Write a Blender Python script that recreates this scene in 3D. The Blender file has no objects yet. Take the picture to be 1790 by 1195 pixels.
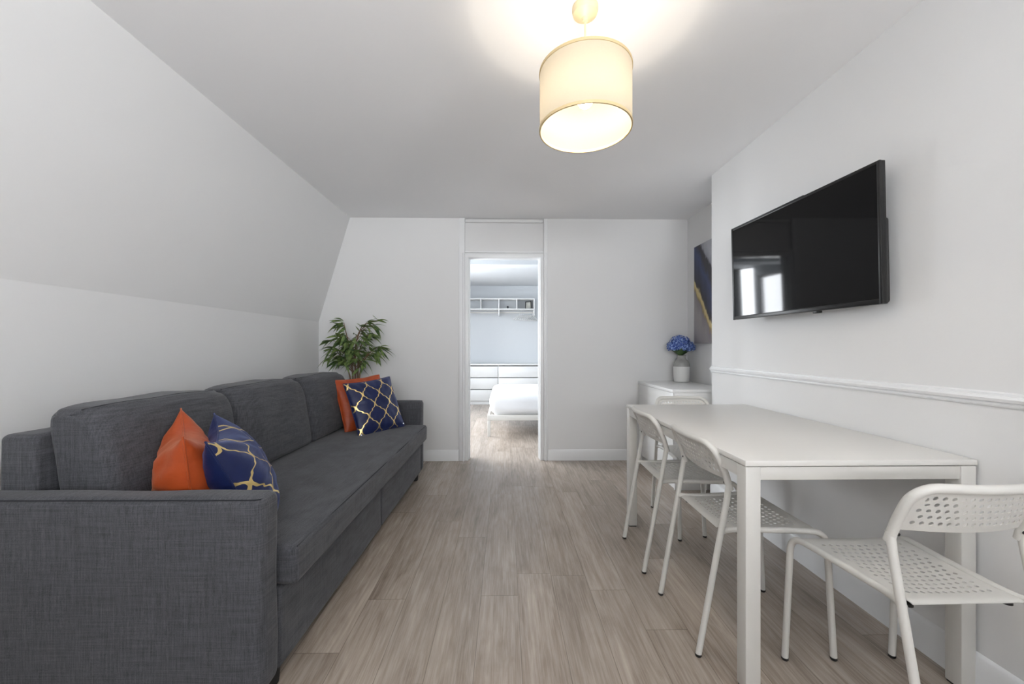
import bpy, bmesh, math, random
from mathutils import Vector, Matrix, noise

random.seed(7)
C = bpy.context.scene.collection
SC = bpy.context.scene
PI = math.pi

# ------------------------------------------------------------------ camera, world, lights, exposure
CAM_H = 1.11
cam_data = bpy.data.cameras.new('camera')
cam = bpy.data.objects.new('camera', cam_data)
C.objects.link(cam)
cam_data.sensor_fit = 'HORIZONTAL'
cam_data.sensor_width = 36.0
cam_data.lens = 36.0 * 690.0 / 1790.0
cam_data.shift_x = 0.0
cam_data.shift_y = (606.5 - 597.5) / 1790.0
cam_data.clip_start = 0.05
cam.matrix_world = Matrix.Translation((0, 0, CAM_H)) @ Matrix.Rotation(math.radians(-1.04), 4, 'Z') @ Matrix.Rotation(PI / 2, 4, 'X')
SC.camera = cam

vs = SC.view_settings
vs.view_transform = 'Standard'
vs.look = 'None'
vs.gamma = 1.0
vs.use_curve_mapping = False
vs.exposure = 0.08

world = bpy.data.worlds.new('world')
SC.world = world
world.use_nodes = True
bg = world.node_tree.nodes['Background']
bg.inputs[0].default_value = (0.80, 0.90, 1.0, 1)
bg.inputs[1].default_value = 0.6


def area_light(name, loc, rot, sx, sy, energy, col):
    d = bpy.data.lights.new(name, 'AREA')
    d.shape = 'RECTANGLE'
    d.size, d.size_y = sx, sy
    d.energy = energy
    d.color = col
    o = bpy.data.objects.new(name, d)
    o.location = loc
    o.rotation_euler = rot
    C.objects.link(o)
    return o


# added fill lights at invented side and back windows; daylight through the bedroom window
area_light('added_side_fill', (2.55, -1.45, 0.85), Vector((0.66, -0.58, -0.48)).to_track_quat('Z', 'Y').to_euler(), 2.2, 1.1, 250, (0.97, 0.985, 1.0))
area_light('added_back_uplight', (0.10, -3.00, 1.30), (PI / 2 + math.radians(34), 0, 0), 2.8, 1.0, 345, (0.97, 0.985, 1.0))
area_light('daylight_bedroom_window', (-2.75, 5.75, 1.50), (PI / 2, 0, -PI / 2 - math.radians(44)), 2.4, 1.7, 410, (0.92, 0.96, 1.0))

# ------------------------------------------------------------------ materials


def srgb(r, g, b):
    def f(c):
        c /= 255.0
        return c / 12.92 if c <= 0.04045 else ((c + 0.055) / 1.055) ** 2.4
    return (f(r), f(g), f(b), 1.0)


class NT:
    def __init__(self, name):
        self.m = bpy.data.materials.new(name)
        self.m.use_nodes = True
        self.t = self.m.node_tree
        self.p = self.t.nodes['Principled BSDF']
        self.out = self.t.nodes['Material Output']

    def n(self, kind, **kw):
        nd = self.t.nodes.new(kind)
        for k, v in kw.items():
            setattr(nd, k, v)
        return nd

    def l(self, a, b):
        self.t.links.new(a, b)

    def val(self, node, idx, v):
        if hasattr(v, 'is_output'):
            self.l(v, node.inputs[idx])
        else:
            node.inputs[idx].default_value = v

    def math(self, op, a, b=None, c=None):
        nd = self.n('ShaderNodeMath', operation=op)
        self.val(nd, 0, a)
        if b is not None:
            self.val(nd, 1, b)
        if c is not None:
            self.val(nd, 2, c)
        return nd.outputs[0]

    def mix(self, fac, a, b, mode='MIX'):
        nd = self.n('ShaderNodeMix', data_type='RGBA', blend_type=mode)
        self.val(nd, 0, fac)
        self.val(nd, 6, a)
        self.val(nd, 7, b)
        return nd.outputs[2]

    def coords(self, which='Object'):
        return self.n('ShaderNodeTexCoord').outputs[which]

    def mapping(self, vec, scale=(1, 1, 1), loc=(0, 0, 0), rot=(0, 0, 0)):
        nd = self.n('ShaderNodeMapping')
        self.l(vec, nd.inputs[0])
        nd.inputs[1].default_value = loc
        nd.inputs[2].default_value = rot
        nd.inputs[3].default_value = scale
        return nd.outputs[0]

    def noise(self, vec, scale=5, detail=3, rough=0.5, dist=0.0):
        nd = self.n('ShaderNodeTexNoise')
        self.l(vec, nd.inputs['Vector'])
        nd.inputs['Scale'].default_value = scale
        nd.inputs['Detail'].default_value = detail
        nd.inputs['Roughness'].default_value = rough
        nd.inputs['Distortion'].default_value = dist
        return nd.outputs[0]

    def ramp(self, fac, stops, interp='LINEAR'):
        nd = self.n('ShaderNodeValToRGB')
        nd.color_ramp.interpolation = interp
        e = nd.color_ramp.elements
        while len(e) > 1:
            e.remove(e[-1])
        e[0].position, e[0].color = stops[0]
        for p, c in stops[1:]:
            x = e.new(p)
            x.color = c
        self.l(fac, nd.inputs[0])
        return nd.outputs[0]

    def bump(self, h, strength=0.2, dist=0.01):
        nd = self.n('ShaderNodeBump')
        nd.inputs['Strength'].default_value = strength
        nd.inputs['Distance'].default_value = dist
        self.l(h, nd.inputs['Height'])
        self.l(nd.outputs[0], self.p.inputs['Normal'])


def plain(name, col, rough=0.5, metal=0.0, spec=0.5, var=0.0, vscale=6.0, bump=0.0, bscale=60.0):
    k = NT(name)
    k.p.inputs['Roughness'].default_value = rough
    k.p.inputs['Metallic'].default_value = metal
    k.p.inputs['Specular IOR Level'].default_value = spec
    co = k.coords()
    nz = k.noise(co, vscale, 3)
    c2 = tuple(min(1, c * (1 - var)) for c in col[:3]) + (1,)
    k.l(k.mix(nz, col, c2), k.p.inputs['Base Color'])
    if bump:
        k.bump(k.noise(co, bscale, 3), bump, 0.002)
    return k.m


M = {}
M['wall'] = plain('wall_paint', srgb(228, 228, 228), 0.75, spec=0.25, var=0.03, vscale=1.5, bump=0.12, bscale=90)
M['ceiling'] = plain('ceiling_paint', srgb(245, 245, 246), 0.8, spec=0.2, var=0.02, vscale=1.2, bump=0.1, bscale=70)
M['bed_wall'] = plain('bedroom_paint', srgb(216, 219, 222), 0.8, spec=0.2, var=0.02, vscale=1.2)
M['trim'] = plain('trim_gloss', srgb(236, 237, 238), 0.35, var=0.02)
M['white_lac'] = plain('white_lacquer', srgb(236, 236, 235), 0.3, var=0.015)
M['white_powder'] = plain('white_powder_coat', srgb(212, 210, 205), 0.38, var=0.02, bump=0.05, bscale=300)
M['table_top'] = plain('table_melamine', srgb(222, 220, 216), 0.36, var=0.02, vscale=3)
M['black_rubber'] = plain('black_rubber', srgb(28, 27, 26), 0.6, var=0.1)
M['black_plastic'] = plain('black_plastic', srgb(20, 20, 21), 0.35, var=0.1)
M['grey_edge'] = plain('grey_bezel', srgb(70, 72, 76), 0.3, metal=0.6, var=0.1)
M['pot'] = plain('pot_ceramic', srgb(196, 192, 186), 0.5, var=0.1)
M['soil'] = plain('soil', srgb(58, 44, 34), 0.9, var=0.4, vscale=60)
M['stem'] = plain('plant_stem', srgb(128, 104, 82), 0.7, var=0.35, vscale=40)
M['ceramic'] = plain('white_ceramic', srgb(226, 226, 224), 0.45, var=0.03)
M['grey_glaze'] = plain('grey_glaze', srgb(168, 168, 164), 0.25, var=0.2, vscale=50)
M['cotton'] = plain('white_cotton', srgb(232, 233, 235), 0.85, spec=0.1, var=0.03, vscale=8, bump=0.25, bscale=40)
M['mattress'] = plain('mattress_ticking', srgb(228, 228, 228), 0.85, spec=0.1, var=0.03)
M['shade_rim'] = plain('shade_rim_tape', srgb(206, 184, 140), 0.6, var=0.1)
M['rose'] = plain('lamp_rose_plastic', srgb(216, 200, 164), 0.4, var=0.02)
M['brass'] = plain('fitting_metal', srgb(190, 170, 130), 0.35, metal=0.8, var=0.1)
M['photo'] = plain('frame_print', srgb(205, 204, 196), 0.5, var=0.5, vscale=18)
M['leaf_cup'] = plain('hydrangea_leaf', srgb(74, 104, 58), 0.5, var=0.3, vscale=30)
M['zip'] = plain('silver_pull', srgb(225, 225, 228), 0.25, metal=0.9, var=0.05)


def mat_floor():
    k = NT('laminate_floor')
    geo = k.n('ShaderNodeNewGeometry').outputs['Position']
    sep = k.n('ShaderNodeSeparateXYZ')
    k.l(geo, sep.inputs[0])
    x, y = sep.outputs[0], sep.outputs[1]
    W, L = 0.1650, 1.22
    cx = k.math('DIVIDE', k.math('ADD', x, 0.106 + 20 * W), W)
    col = k.math('FLOOR', cx)
    fx = k.math('SUBTRACT', cx, col)
    wn = k.n('ShaderNodeTexWhiteNoise', noise_dimensions='1D')
    k.l(k.math('ADD', col, 3.37), wn.inputs['W'])
    off = k.math('MULTIPLY', wn.outputs['Value'], 5.0)
    cy = k.math('ADD', k.math('DIVIDE', y, L), k.math('ADD', off, 10))
    row = k.math('FLOOR', cy)
    fy = k.math('SUBTRACT', cy, row)
    wid = k.n('ShaderNodeTexWhiteNoise', noise_dimensions='2D')
    cb = k.n('ShaderNodeCombineXYZ')
    k.l(col, cb.inputs[0])
    k.l(row, cb.inputs[1])
    k.l(cb.outputs[0], wid.inputs['Vector'])
    rnd = wid.outputs['Value']
    # grain coordinates, shifted per plank
    g = k.n('ShaderNodeCombineXYZ')
    k.l(x, g.inputs[0])
    k.l(y, g.inputs[1])
    k.l(k.math('MULTIPLY', rnd, 37.0), g.inputs[2])
    gv = g.outputs[0]
    big = k.noise(k.mapping(gv, (15, 2.6, 1)), 1.0, 5, 0.6, 0.9)
    patch = k.noise(k.mapping(gv, (6, 1.3, 1)), 1.0, 3, 0.5, 0.4)
    big = k.ramp(k.math('ADD', k.math('MULTIPLY', big, 0.6), k.math('MULTIPLY', patch, 0.4)), [(0.30, (0, 0, 0, 1)), (0.66, (1, 1, 1, 1))])
    wav = k.n('ShaderNodeTexWave', wave_type='BANDS', bands_direction='X')
    k.l(k.mapping(gv, (1, 0.11, 1)), wav.inputs['Vector'])
    wav.inputs['Scale'].default_value = 11
    wav.inputs['Distortion'].default_value = 9
    wav.inputs['Detail'].default_value = 3
    wav.inputs['Detail Scale'].default_value = 1.1
    fine = k.noise(k.mapping(gv, (190, 7, 1)), 1.0, 3, 0.6)
    dash = k.noise(k.mapping(gv, (90, 2.2, 1)), 1.0, 2, 0.5)
    base = k.mix(big, srgb(128, 115, 104), srgb(184, 172, 160))
    base = k.mix(k.math('MULTIPLY', wav.outputs['Fac'], 0.22), base, srgb(124, 111, 101))
    base = k.mix(k.math('MULTIPLY', k.ramp(fine, [(0.42, (0, 0, 0, 1)), (0.62, (1, 1, 1, 1))]), 0.24), base, srgb(206, 196, 186))
    base = k.mix(k.math('MULTIPLY', k.ramp(dash, [(0.52, (0, 0, 0, 1)), (0.75, (1, 1, 1, 1))]), 0.20), base, srgb(100, 86, 76))
    tint = k.ramp(rnd, [(0.0, (0.88, 0.87, 0.86, 1)), (0.5, (1.0, 0.99, 0.98, 1)), (1.0, (1.10, 1.09, 1.08, 1))])
    base = k.mix(1.0, base, tint, 'MULTIPLY')
    # grooves
    ex = k.math('MINIMUM', fx, k.math('SUBTRACT', 1.0, fx))
    ey = k.math('MINIMUM', fy, k.math('SUBTRACT', 1.0, fy))
    gx = k.math('LESS_THAN', ex, 0.0075)
    gy = k.math('LESS_THAN', ey, 0.0011)
    gr = k.math('MAXIMUM', gx, gy)
    base = k.mix(k.math('MULTIPLY', gr, 0.5), base, srgb(86, 74, 66))
    k.l(base, k.p.inputs['Base Color'])
    k.p.inputs['Roughness'].default_value = 0.26
    k.p.inputs['Specular IOR Level'].default_value = 0.5
    k.bump(k.math('SUBTRACT', fine, k.math('MULTIPLY', gr, 1.5)), 0.12, 0.002)
    return k.m


M['floor'] = mat_floor()


def mat_fabric(name, dark, light):
    k = NT(name)
    co = k.coords()
    h = k.noise(k.mapping(co, (7, 7, 240)), 1.0, 3, 0.6)
    v = k.noise(k.mapping(co, (240, 240, 7)), 1.0, 3, 0.6)
    v2 = k.noise(k.mapping(co, (260, 9, 30)), 1.0, 3, 0.6)
    fine = k.noise(co, 420, 2)
    big = k.noise(co, 3.0, 3)
    s = k.math('ADD', k.math('ADD', h, v), k.math('ADD', v2, fine))
    s = k.math('MULTIPLY', s, 0.25)
    f = k.ramp(s, [(0.40, (0, 0, 0, 1)), (0.60, (1, 1, 1, 1))])
    c = k.mix(f, dark, light)
    c = k.mix(k.math('MULTIPLY', big, 0.18), c, dark)
    k.l(c, k.p.inputs['Base Color'])
    k.p.inputs['Roughness'].default_value = 0.95
    k.p.inputs['Specular IOR Level'].default_value = 0.12
    k.p.inputs['Sheen Weight'].default_value = 0.15
    k.bump(s, 0.25, 0.002)
    return k.m


M['fabric'] = mat_fabric('charcoal_weave', srgb(58, 59, 63), srgb(92, 93, 98))
M['fabric_seam'] = plain('charcoal_seam', srgb(52, 53, 57), 0.95, spec=0.1, var=0.2, vscale=80)


def mat_velvet(name, col, dark, sheen):
    k = NT(name)
    co = k.coords()
    nz = k.noise(co, 9, 4, 0.6)
    k.l(k.mix(nz, col, dark), k.p.inputs['Base Color'])
    k.p.inputs['Roughness'].default_value = 0.42
    k.p.inputs['Specular IOR Level'].default_value = 0.35
    k.p.inputs['Sheen Weight'].default_value = 0.3
    k.p.inputs['Sheen Roughness'].default_value = 0.35
    k.p.inputs['Sheen Tint'].default_value = sheen
    k.bump(k.noise(k.mapping(co, (14, 14, 26)), 1.0, 3), 0.35, 0.012)
    return k.m


M['orange'] = mat_velvet('rust_orange_velvet', srgb(186, 82, 36), srgb(152, 60, 26), (1.0, 0.6, 0.4, 1))
M['navy'] = mat_velvet('navy_velvet', srgb(24, 37, 86), srgb(16, 25, 60), (0.4, 0.5, 1.0, 1))


def mat_lattice():
    k = NT('navy_velvet_gold_lattice')
    uv = k.n('ShaderNodeUVMap').outputs[0]
    sep = k.n('ShaderNodeSeparateXYZ')
    k.l(uv, sep.inputs[0])
    u, v = sep.outputs[0], sep.outputs[1]
    W, H = 0.172, 0.414         # column pitch and full period along v (share of the cover)
    th = k.math('MULTIPLY', v, 2 * PI / H)
    cs = k.math('COSINE', th)
    notch = k.math('MULTIPLY', k.math('SINE', k.math('MULTIPLY', th, 6)), k.math('MULTIPLY', cs, cs))
    s = k.math('SUBTRACT', k.math('SINE', th), k.math('MULTIPLY', notch, 0.14))
    s = k.math('MULTIPLY', s, W * 0.5 * 0.93)
    dist = None
    for sign, off in ((1, 0.0), (-1, W)):
        xx = k.math('ADD', k.math('SUBTRACT', u, k.math('MULTIPLY', s, sign)), off + 40 * W + 0.045)
        q = k.math('DIVIDE', xx, 2 * W)
        fr = k.math('SUBTRACT', q, k.math('ROUND', q))
        d = k.math('MULTIPLY', k.math('ABSOLUTE', fr), 2 * W)
        dist = d if dist is None else k.math('MINIMUM', dist, d)
    line = k.math('LESS_THAN', dist, 0.0112)
    co = k.coords()
    nz = k.noise(co, 9, 4, 0.6)
    nav = k.mix(nz, srgb(23, 36, 86), srgb(14, 22, 56))
    k.l(k.mix(line, nav, srgb(232, 205, 140)), k.p.inputs['Base Color'])
    k.l(k.math('MULTIPLY', line, 0.85), k.p.inputs['Metallic'])
    k.l(k.math('SUBTRACT', 0.42, k.math('MULTIPLY', line, 0.12)), k.p.inputs['Roughness'])
    k.p.inputs['Specular IOR Level'].default_value = 0.35
    k.l(k.math('MULTIPLY', k.math('SUBTRACT', 1.0, line), 0.25), k.p.inputs['Sheen Weight'])
    k.p.inputs['Sheen Tint'].default_value = (0.4, 0.5, 1.0, 1)
    k.bump(k.noise(k.mapping(co, (14, 14, 26)), 1.0, 3), 0.25, 0.01)
    return k.m


M['lattice'] = mat_lattice()


def mat_leaf():
    k = NT('bamboo_leaf')
    co = k.coords()
    nz = k.noise(co, 22, 3)
    k.l(k.mix(k.ramp(nz, [(0.35, (0, 0, 0, 1)), (0.65, (1, 1, 1, 1))]), srgb(56, 84, 46), srgb(128, 148, 84)), k.p.inputs['Base Color'])
    k.p.inputs['Roughness'].default_value = 0.45
    return k.m


M['leaf'] = mat_leaf()


def mat_petal():
    k = NT('hydrangea_petal')
    co = k.coords()
    nz = k.noise(co, 70, 2)
    k.l(k.ramp(nz, [(0.30, srgb(36, 54, 130)), (0.48, srgb(72, 104, 186)), (0.64, srgb(176, 200, 236))]), k.p.inputs['Base Color'])
    k.p.inputs['Roughness'].default_value = 0.6
    return k.m


M['petal'] = mat_petal()


def mat_shade():
    k = NT('lamp_shade_fabric')
    t = k.t
    co = k.coords()
    nz = k.noise(k.mapping(co, (160, 160, 160)), 1.0, 2)
    col = k.mix(nz, (0.385, 0.352, 0.292, 1), (0.370, 0.337, 0.276, 1))
    df = k.n('ShaderNodeBsdfDiffuse')
    tr = k.n('ShaderNodeBsdfTranslucent')
    k.l(col, df.inputs[0])
    k.l(col, tr.inputs[0])
    mx = k.n('ShaderNodeMixShader')
    mx.inputs[0].default_value = 0.30
    k.l(df.outputs[0], mx.inputs[1])
    k.l(tr.outputs[0], mx.inputs[2])
    k.l(mx.outputs[0], k.out.inputs[0])
    return k.m


M['shade'] = mat_shade()


def mat_emit(name, col, strength):
    k = NT(name)
    e = k.n('ShaderNodeEmission')
    e.inputs[0].default_value = col
    e.inputs[1].default_value = strength
    k.l(e.outputs[0], k.out.inputs[0])
    return k.m


M['bulb'] = mat_emit('bulb_glow', (1.0, 0.86, 0.62, 1), 30)


def mat_screen():
    k = NT('television_glass')
    nz = k.noise(k.coords(), 3, 2)
    k.l(k.mix(nz, (0.0035, 0.0035, 0.0038, 1), (0.005, 0.005, 0.0054, 1)), k.p.inputs['Base Color'])
    k.p.inputs['Roughness'].default_value = 0.045
    k.p.inputs['Specular IOR Level'].default_value = 0.22
    return k.m


M['screen'] = mat_screen()


def mat_pane():
    k = NT('window_glass')
    tr = k.n('ShaderNodeBsdfTransparent')
    gl = k.n('ShaderNodeBsdfGlossy')
    gl.inputs['Roughness'].default_value = 0.02
    mx = k.n('ShaderNodeMixShader')
    mx.inputs[0].default_value = 0.05
    k.l(tr.outputs[0], mx.inputs[1])
    k.l(gl.outputs[0], mx.inputs[2])
    k.l(mx.outputs[0], k.out.inputs[0])
    return k.m


M['pane'] = mat_pane()


def mat_painting():
    k = NT('abstract_canvas')
    uv = k.n('ShaderNodeUVMap').outputs[0]
    sep = k.n('ShaderNodeSeparateXYZ')
    k.l(uv, sep.inputs[0])
    s, t = sep.outputs[0], sep.outputs[1]
    n1 = k.noise(uv, 2.2, 4, 0.6)
    n2 = k.noise(k.mapping(uv, (9, 2.0, 1), rot=(0, 0, 0.5)), 1.0, 5, 0.65)
    bend = k.math('MULTIPLY', k.math('POWER', s, 2.0), 0.25)
    d = k.math('ADD', t, k.math('ADD', k.math('MULTIPLY', s, 0.85), bend))
    d = k.math('ADD', d, k.math('MULTIPLY', k.math('SUBTRACT', n1, 0.5), 0.42))
    d = k.math('ADD', d, k.math('MULTIPLY', k.math('SUBTRACT', n2, 0.5), 0.26))
    d = k.math('DIVIDE', d, 2.0)
    c = k.ramp(d, [(0.0, srgb(150, 146, 150)), (0.20, srgb(158, 152, 152)), (0.27, srgb(132, 126, 130)), (0.288, srgb(150, 128, 84)), (0.305, srgb(206, 184, 122)),
                   (0.33, srgb(214, 196, 140)), (0.345, srgb(60, 50, 40)), (0.36, srgb(18, 20, 34)), (0.43, srgb(26, 40, 78)),
                   (0.48, srgb(36, 58, 106)), (0.53, srgb(16, 18, 30)), (0.575, srgb(20, 20, 34)), (0.595, srgb(146, 148, 160)),
                   (0.66, srgb(176, 178, 186)), (1.0, srgb(160, 162, 170))])
    c = k.mix(k.math('MULTIPLY', n2, 0.25), c, srgb(120, 116, 122))
    k.l(c, k.p.inputs['Base Color'])
    k.p.inputs['Roughness'].default_value = 0.5
    return k.m


M['painting'] = mat_painting()

# ------------------------------------------------------------------ mesh helpers


def link_mesh(name, bm, mat, parent=None, smooth=True, angle=38):
    bmesh.ops.recalc_face_normals(bm, faces=bm.faces[:])
    if smooth:
        lim = math.radians(angle)
        for f in bm.faces:
            f.smooth = True
        for e in bm.edges:
            if len(e.link_faces) == 2:
                e.smooth = e.calc_face_angle(0.0) < lim
            else:
                e.smooth = False
    me = bpy.data.meshes.new(name)
    bm.to_mesh(me)
    bm.free()
    me.materials.append(mat)
    o = bpy.data.objects.new(name, me)
    C.objects.link(o)
    if parent is not None:
        o.parent = parent
    return o


def tag(o, label=None, cat=None, group=None, kind=None):
    if label:
        o['label'] = label
    if cat:
        o['category'] = cat
    if group:
        o['group'] = group
    if kind:
        o['kind'] = kind
    return o


def empty(name, loc=(0, 0, 0), rz=0.0, label=None, cat=None, group=None):
    o = bpy.data.objects.new(name, None)
    o.location = loc
    o.rotation_euler = (0, 0, rz)
    o.empty_display_size = 0.1
    C.objects.link(o)
    return tag(o, label, cat, group)


def merge(dst, src):
    off = len(dst.verts)
    vm = [dst.verts.new(v.co) for v in src.verts]
    src.verts.index_update()
    for f in src.faces:
        try:
            dst.faces.new([vm[v.index] for v in f.verts])
        except ValueError:
            pass
    src.free()
    return dst


def box(bm, x0, x1, y0, y1, z0, z1, bev=0.0, seg=2):
    b = bmesh.new()
    vs_ = [b.verts.new((x, y, z)) for x in (x0, x1) for y in (y0, y1) for z in (z0, z1)]
    for q in ((0, 1, 3, 2), (4, 6, 7, 5), (0, 4, 5, 1), (2, 3, 7, 6), (0, 2, 6, 4), (1, 5, 7, 3)):
        b.faces.new([vs_[i] for i in q])
    bmesh.ops.recalc_face_normals(b, faces=b.faces[:])
    if bev > 0:
        bmesh.ops.bevel(b, geom=b.edges[:], offset=bev, segments=seg, profile=0.5, affect='EDGES')
    return merge(bm, b)


def hexa(bm, pts):
    """eight points ordered x0/x1 > y0/y1 > z0/z1"""
    vs_ = [bm.verts.new(p) for p in pts]
    for q in ((0, 1, 3, 2), (4, 6, 7, 5), (0, 4, 5, 1), (2, 3, 7, 6), (0, 2, 6, 4), (1, 5, 7, 3)):
        bm.faces.new([vs_[i] for i in q])
    return bm


def lathe(bm, prof, seg=32, centre=(0, 0, 0), cap=True):
    cx, cy, cz = centre
    rings = []
    for r, z in prof:
        if r < 1e-6:
            rings.append([bm.verts.new((cx, cy, cz + z))])
        else:
            rings.append([bm.verts.new((cx + r * math.cos(2 * PI * i / seg), cy + r * math.sin(2 * PI * i / seg), cz + z)) for i in range(seg)])
    for a, b in zip(rings, rings[1:]):
        for i in range(seg):
            j = (i + 1) % seg
            if len(a) == 1 and len(b) == 1:
                continue
            if len(a) == 1:
                bm.faces.new((a[0], b[j], b[i]))
            elif len(b) == 1:
                bm.faces.new((a[i], a[j], b[0]))
            else:
                bm.faces.new((a[i], a[j], b[j], b[i]))
    if cap:
        for rg in (rings[0], rings[-1]):
            if len(rg) > 2:
                bm.faces.new(rg)
    return bm


def smooth_path(pts, rad, n=6):
    """round the inner corners of a polyline"""
    pts = [Vector(p) for p in pts]
    out = [pts[0]]
    for i in range(1, len(pts) - 1):
        a, b, c = pts[i - 1], pts[i], pts[i + 1]
        r1 = min(rad, (a - b).length * 0.49)
        r2 = min(rad, (c - b).length * 0.49)
        p0 = b + (a - b).normalized() * r1
        p2 = b + (c - b).normalized() * r2
        for k in range(n + 1):
            t = k / n
            out.append(p0 * (1 - t) ** 2 + b * 2 * t * (1 - t) + p2 * t ** 2)
    out.append(pts[-1])
    return out


def tube(bm, pts, r, seg=12, cap=True, closed=False):
    pts = [Vector(p) for p in pts]
    n = len(pts)
    rr = r if isinstance(r, (list, tuple)) else [r] * n
    rings = []
    up = None
    for i, p in enumerate(pts):
        if closed:
            t = pts[(i + 1) % n] - pts[i - 1]
        else:
            t = pts[min(i + 1, n - 1)] - pts[max(i - 1, 0)]
        if t.length < 1e-9:
            t = Vector((0, 0, 1))
        t.normalize()
        if up is None:
            up = t.orthogonal().normalized()
        else:
            up = up - t * up.dot(t)
            if up.length < 1e-6:
                up = t.orthogonal()
            up.normalize()
        s = t.cross(up)
        rings.append([bm.verts.new(p + up * (rr[i] * math.cos(2 * PI * k / seg)) + s * (rr[i] * math.sin(2 * PI * k / seg))) for k in range(seg)])
    m = n if closed else n - 1
    for i in range(m):
        a, b = rings[i], rings[(i + 1) % n]
        for k in range(seg):
            j = (k + 1) % seg
            bm.faces.new((a[k], a[j], b[j], b[k]))
    if cap and not closed:
        bm.faces.new(rings[0][::-1])
        bm.faces.new(rings[-1])
    return bm


def soft_box(bm, centre, size, r, n=(10, 10, 10), fn=None):
    """rounded box on a cube grid; fn(p_unit, p) may displace a point (p_unit in -1..1)"""
    hx, hy, hz = (s / 2 for s in size)
    r = min(r, hx, hy, hz)
    b = bmesh.new()
    key = {}

    def pt(ux, uy, uz):
        k_ = (round(ux, 5), round(uy, 5), round(uz, 5))
        if k_ in key:
            return key[k_]

        def ease(u, h):
            # denser samples in the rounded zone
            return u
        p = Vector((ux * hx, uy * hy, uz * hz))
        inner = Vector((max(-hx + r, min(hx - r, p.x)), max(-hy + r, min(hy - r, p.y)), max(-hz + r, min(hz - r, p.z))))
        d = p - inner
        if d.length > 1e-9:
            p = inner + d.normalized() * r
        if fn:
            p = fn(Vector((ux, uy, uz)), p)
        key[k_] = b.verts.new(p + Vector(centre))
        return key[k_]

    def samples(k_, h):
        # extra samples inside the corner radius
        e = r / h
        m = max(2, k_)
        mid = [-1 + e + (2 - 2 * e) * i / m for i in range(m + 1)] if e < 1 else [0.0]
        cor = [-1 + e * (1 - math.cos(i / 4 * PI / 2)) if False else -1 + e * i / 4 for i in range(4)]
        return cor + mid + [-c for c in cor[::-1]]
    sx, sy, sz = samples(n[0], hx), samples(n[1], hy), samples(n[2], hz)

    def face(ax, sgn, s1, s2):
        for i in range(len(s1) - 1):
            for j in range(len(s2) - 1):
                q = []
                for (a, c) in ((s1[i], s2[j]), (s1[i + 1], s2[j]), (s1[i + 1], s2[j + 1]), (s1[i], s2[j + 1])):
                    u = [0, 0, 0]
                    u[ax] = sgn
                    u[(ax + 1) % 3] = a
                    u[(ax + 2) % 3] = c
                    q.append(pt(*u))
                if len(set(q)) == 4:
                    try:
                        b.faces.new(q if sgn > 0 else q[::-1])
                    except ValueError:
                        pass
    S = (sx, sy, sz)
    for ax in range(3):
        for sgn in (-1, 1):
            face(ax, sgn, S[(ax + 1) % 3], S[(ax + 2) % 3])
    return merge(bm, b)


def nz(p, s=1.0):
    return noise.noise(Vector(p) * s)


# ------------------------------------------------------------------ the room
ZC = 2.370                 # ceiling height
YW = 3.869                  # far wall
YB = -2.05                 # wall behind the camera
XK, ZK = -1.809, 1.356      # knee of the sloping left wall
XL = -1.507                # where the slope meets the ceiling
XA = 1.805                 # alcove side wall


def xr(z):                 # chimney breast face, leaning slightly
    return 1.531 - z * (0.012 / ZC)


def yr(z):                 # far edge of the chimney breast
    return 2.890 - z * (0.017 / ZC)


def struct(name, bm, mat, label=None, smooth=False):
    o = link_mesh(name, bm, mat, None, smooth)
    return tag(o, label, None, None, 'structure')


def quad(bm, pts):
    bm.faces.new([bm.verts.new(p) for p in pts])
    return bm


bm = bmesh.new()
box(bm, -2.4, 2.6, YB - 0.2, 8.3, -0.08, 0.0)
struct('floor', bm, M['floor'])
bm = bmesh.new()
box(bm, -2.4, 2.6, YB - 0.2, YW + 0.10, ZC, ZC + 0.1)
struct('ceiling', bm, M['ceiling'])
bm = bmesh.new()
box(bm, -2.4, 2.6, YW + 0.10, 8.3, ZC, ZC + 0.1)
struct('ceiling_bedroom', bm, M['bed_wall'])

bm = bmesh.new()                                            # left wall with its sloping upper half
prof = [(XK, 0.0), (XK, ZK), (XL, ZC)]
ys = [YB + (YW - YB) * i / 8 for i in range(9)]
g = [[bm.verts.new((x, y, z)) for y in ys] for x, z in prof]
g2 = [[bm.verts.new((x, y, z)) for y in ys] for x, z in ((XK - 0.12, 0.0), (XK - 0.12, ZK + 0.02), (XL - 0.12, ZC))]
for a, b in ((g[0], g[1]), (g[1], g[2]), (g2[1], g2[0]), (g2[2], g2[1]), (g[2], g2[2]), (g2[0], g[0])):
    for i in range(8):
        bm.faces.new((a[i], a[i + 1], b[i + 1], b[i]))
struct('wall_left', bm, M['wall'])

bm = bmesh.new()                                            # far wall, left and right of the doorway
DX0, DX1, DZ = -0.356, 0.346, 1.988                         # door opening
box(bm, XK - 0.12, DX0 - 0.035, YW, YW + 0.10, 0, ZC)
box(bm, DX1 + 0.035, XA + 0.12, YW, YW + 0.10, 0, ZC)
box(bm, DX0 - 0.035, DX1 + 0.035, YW + 0.028, YW + 0.10, DZ + 0.045, ZC)
struct('wall_far', bm, M['wall'])

WY0, WY1, WZ0, WZ1 = -1.90, -0.40, 1.05, 2.28             # unseen side window behind the camera, added to let fill light in
bm = bmesh.new()                                            # chimney breast and the thinner wall before it


def breast(y0, y1, z0, z1, xo, slope=0.0):
    hexa(bm, [(xr(z0), y0, z0), (xr(z1), y0, z1), (xr(z0), y1, z0), (xr(z1), y1 - slope * (z1 - z0), z1),
              (xo, y0, z0), (xo, y0, z1), (xo, y1, z0), (xo, y1 - slope * (z1 - z0), z1)])


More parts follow.
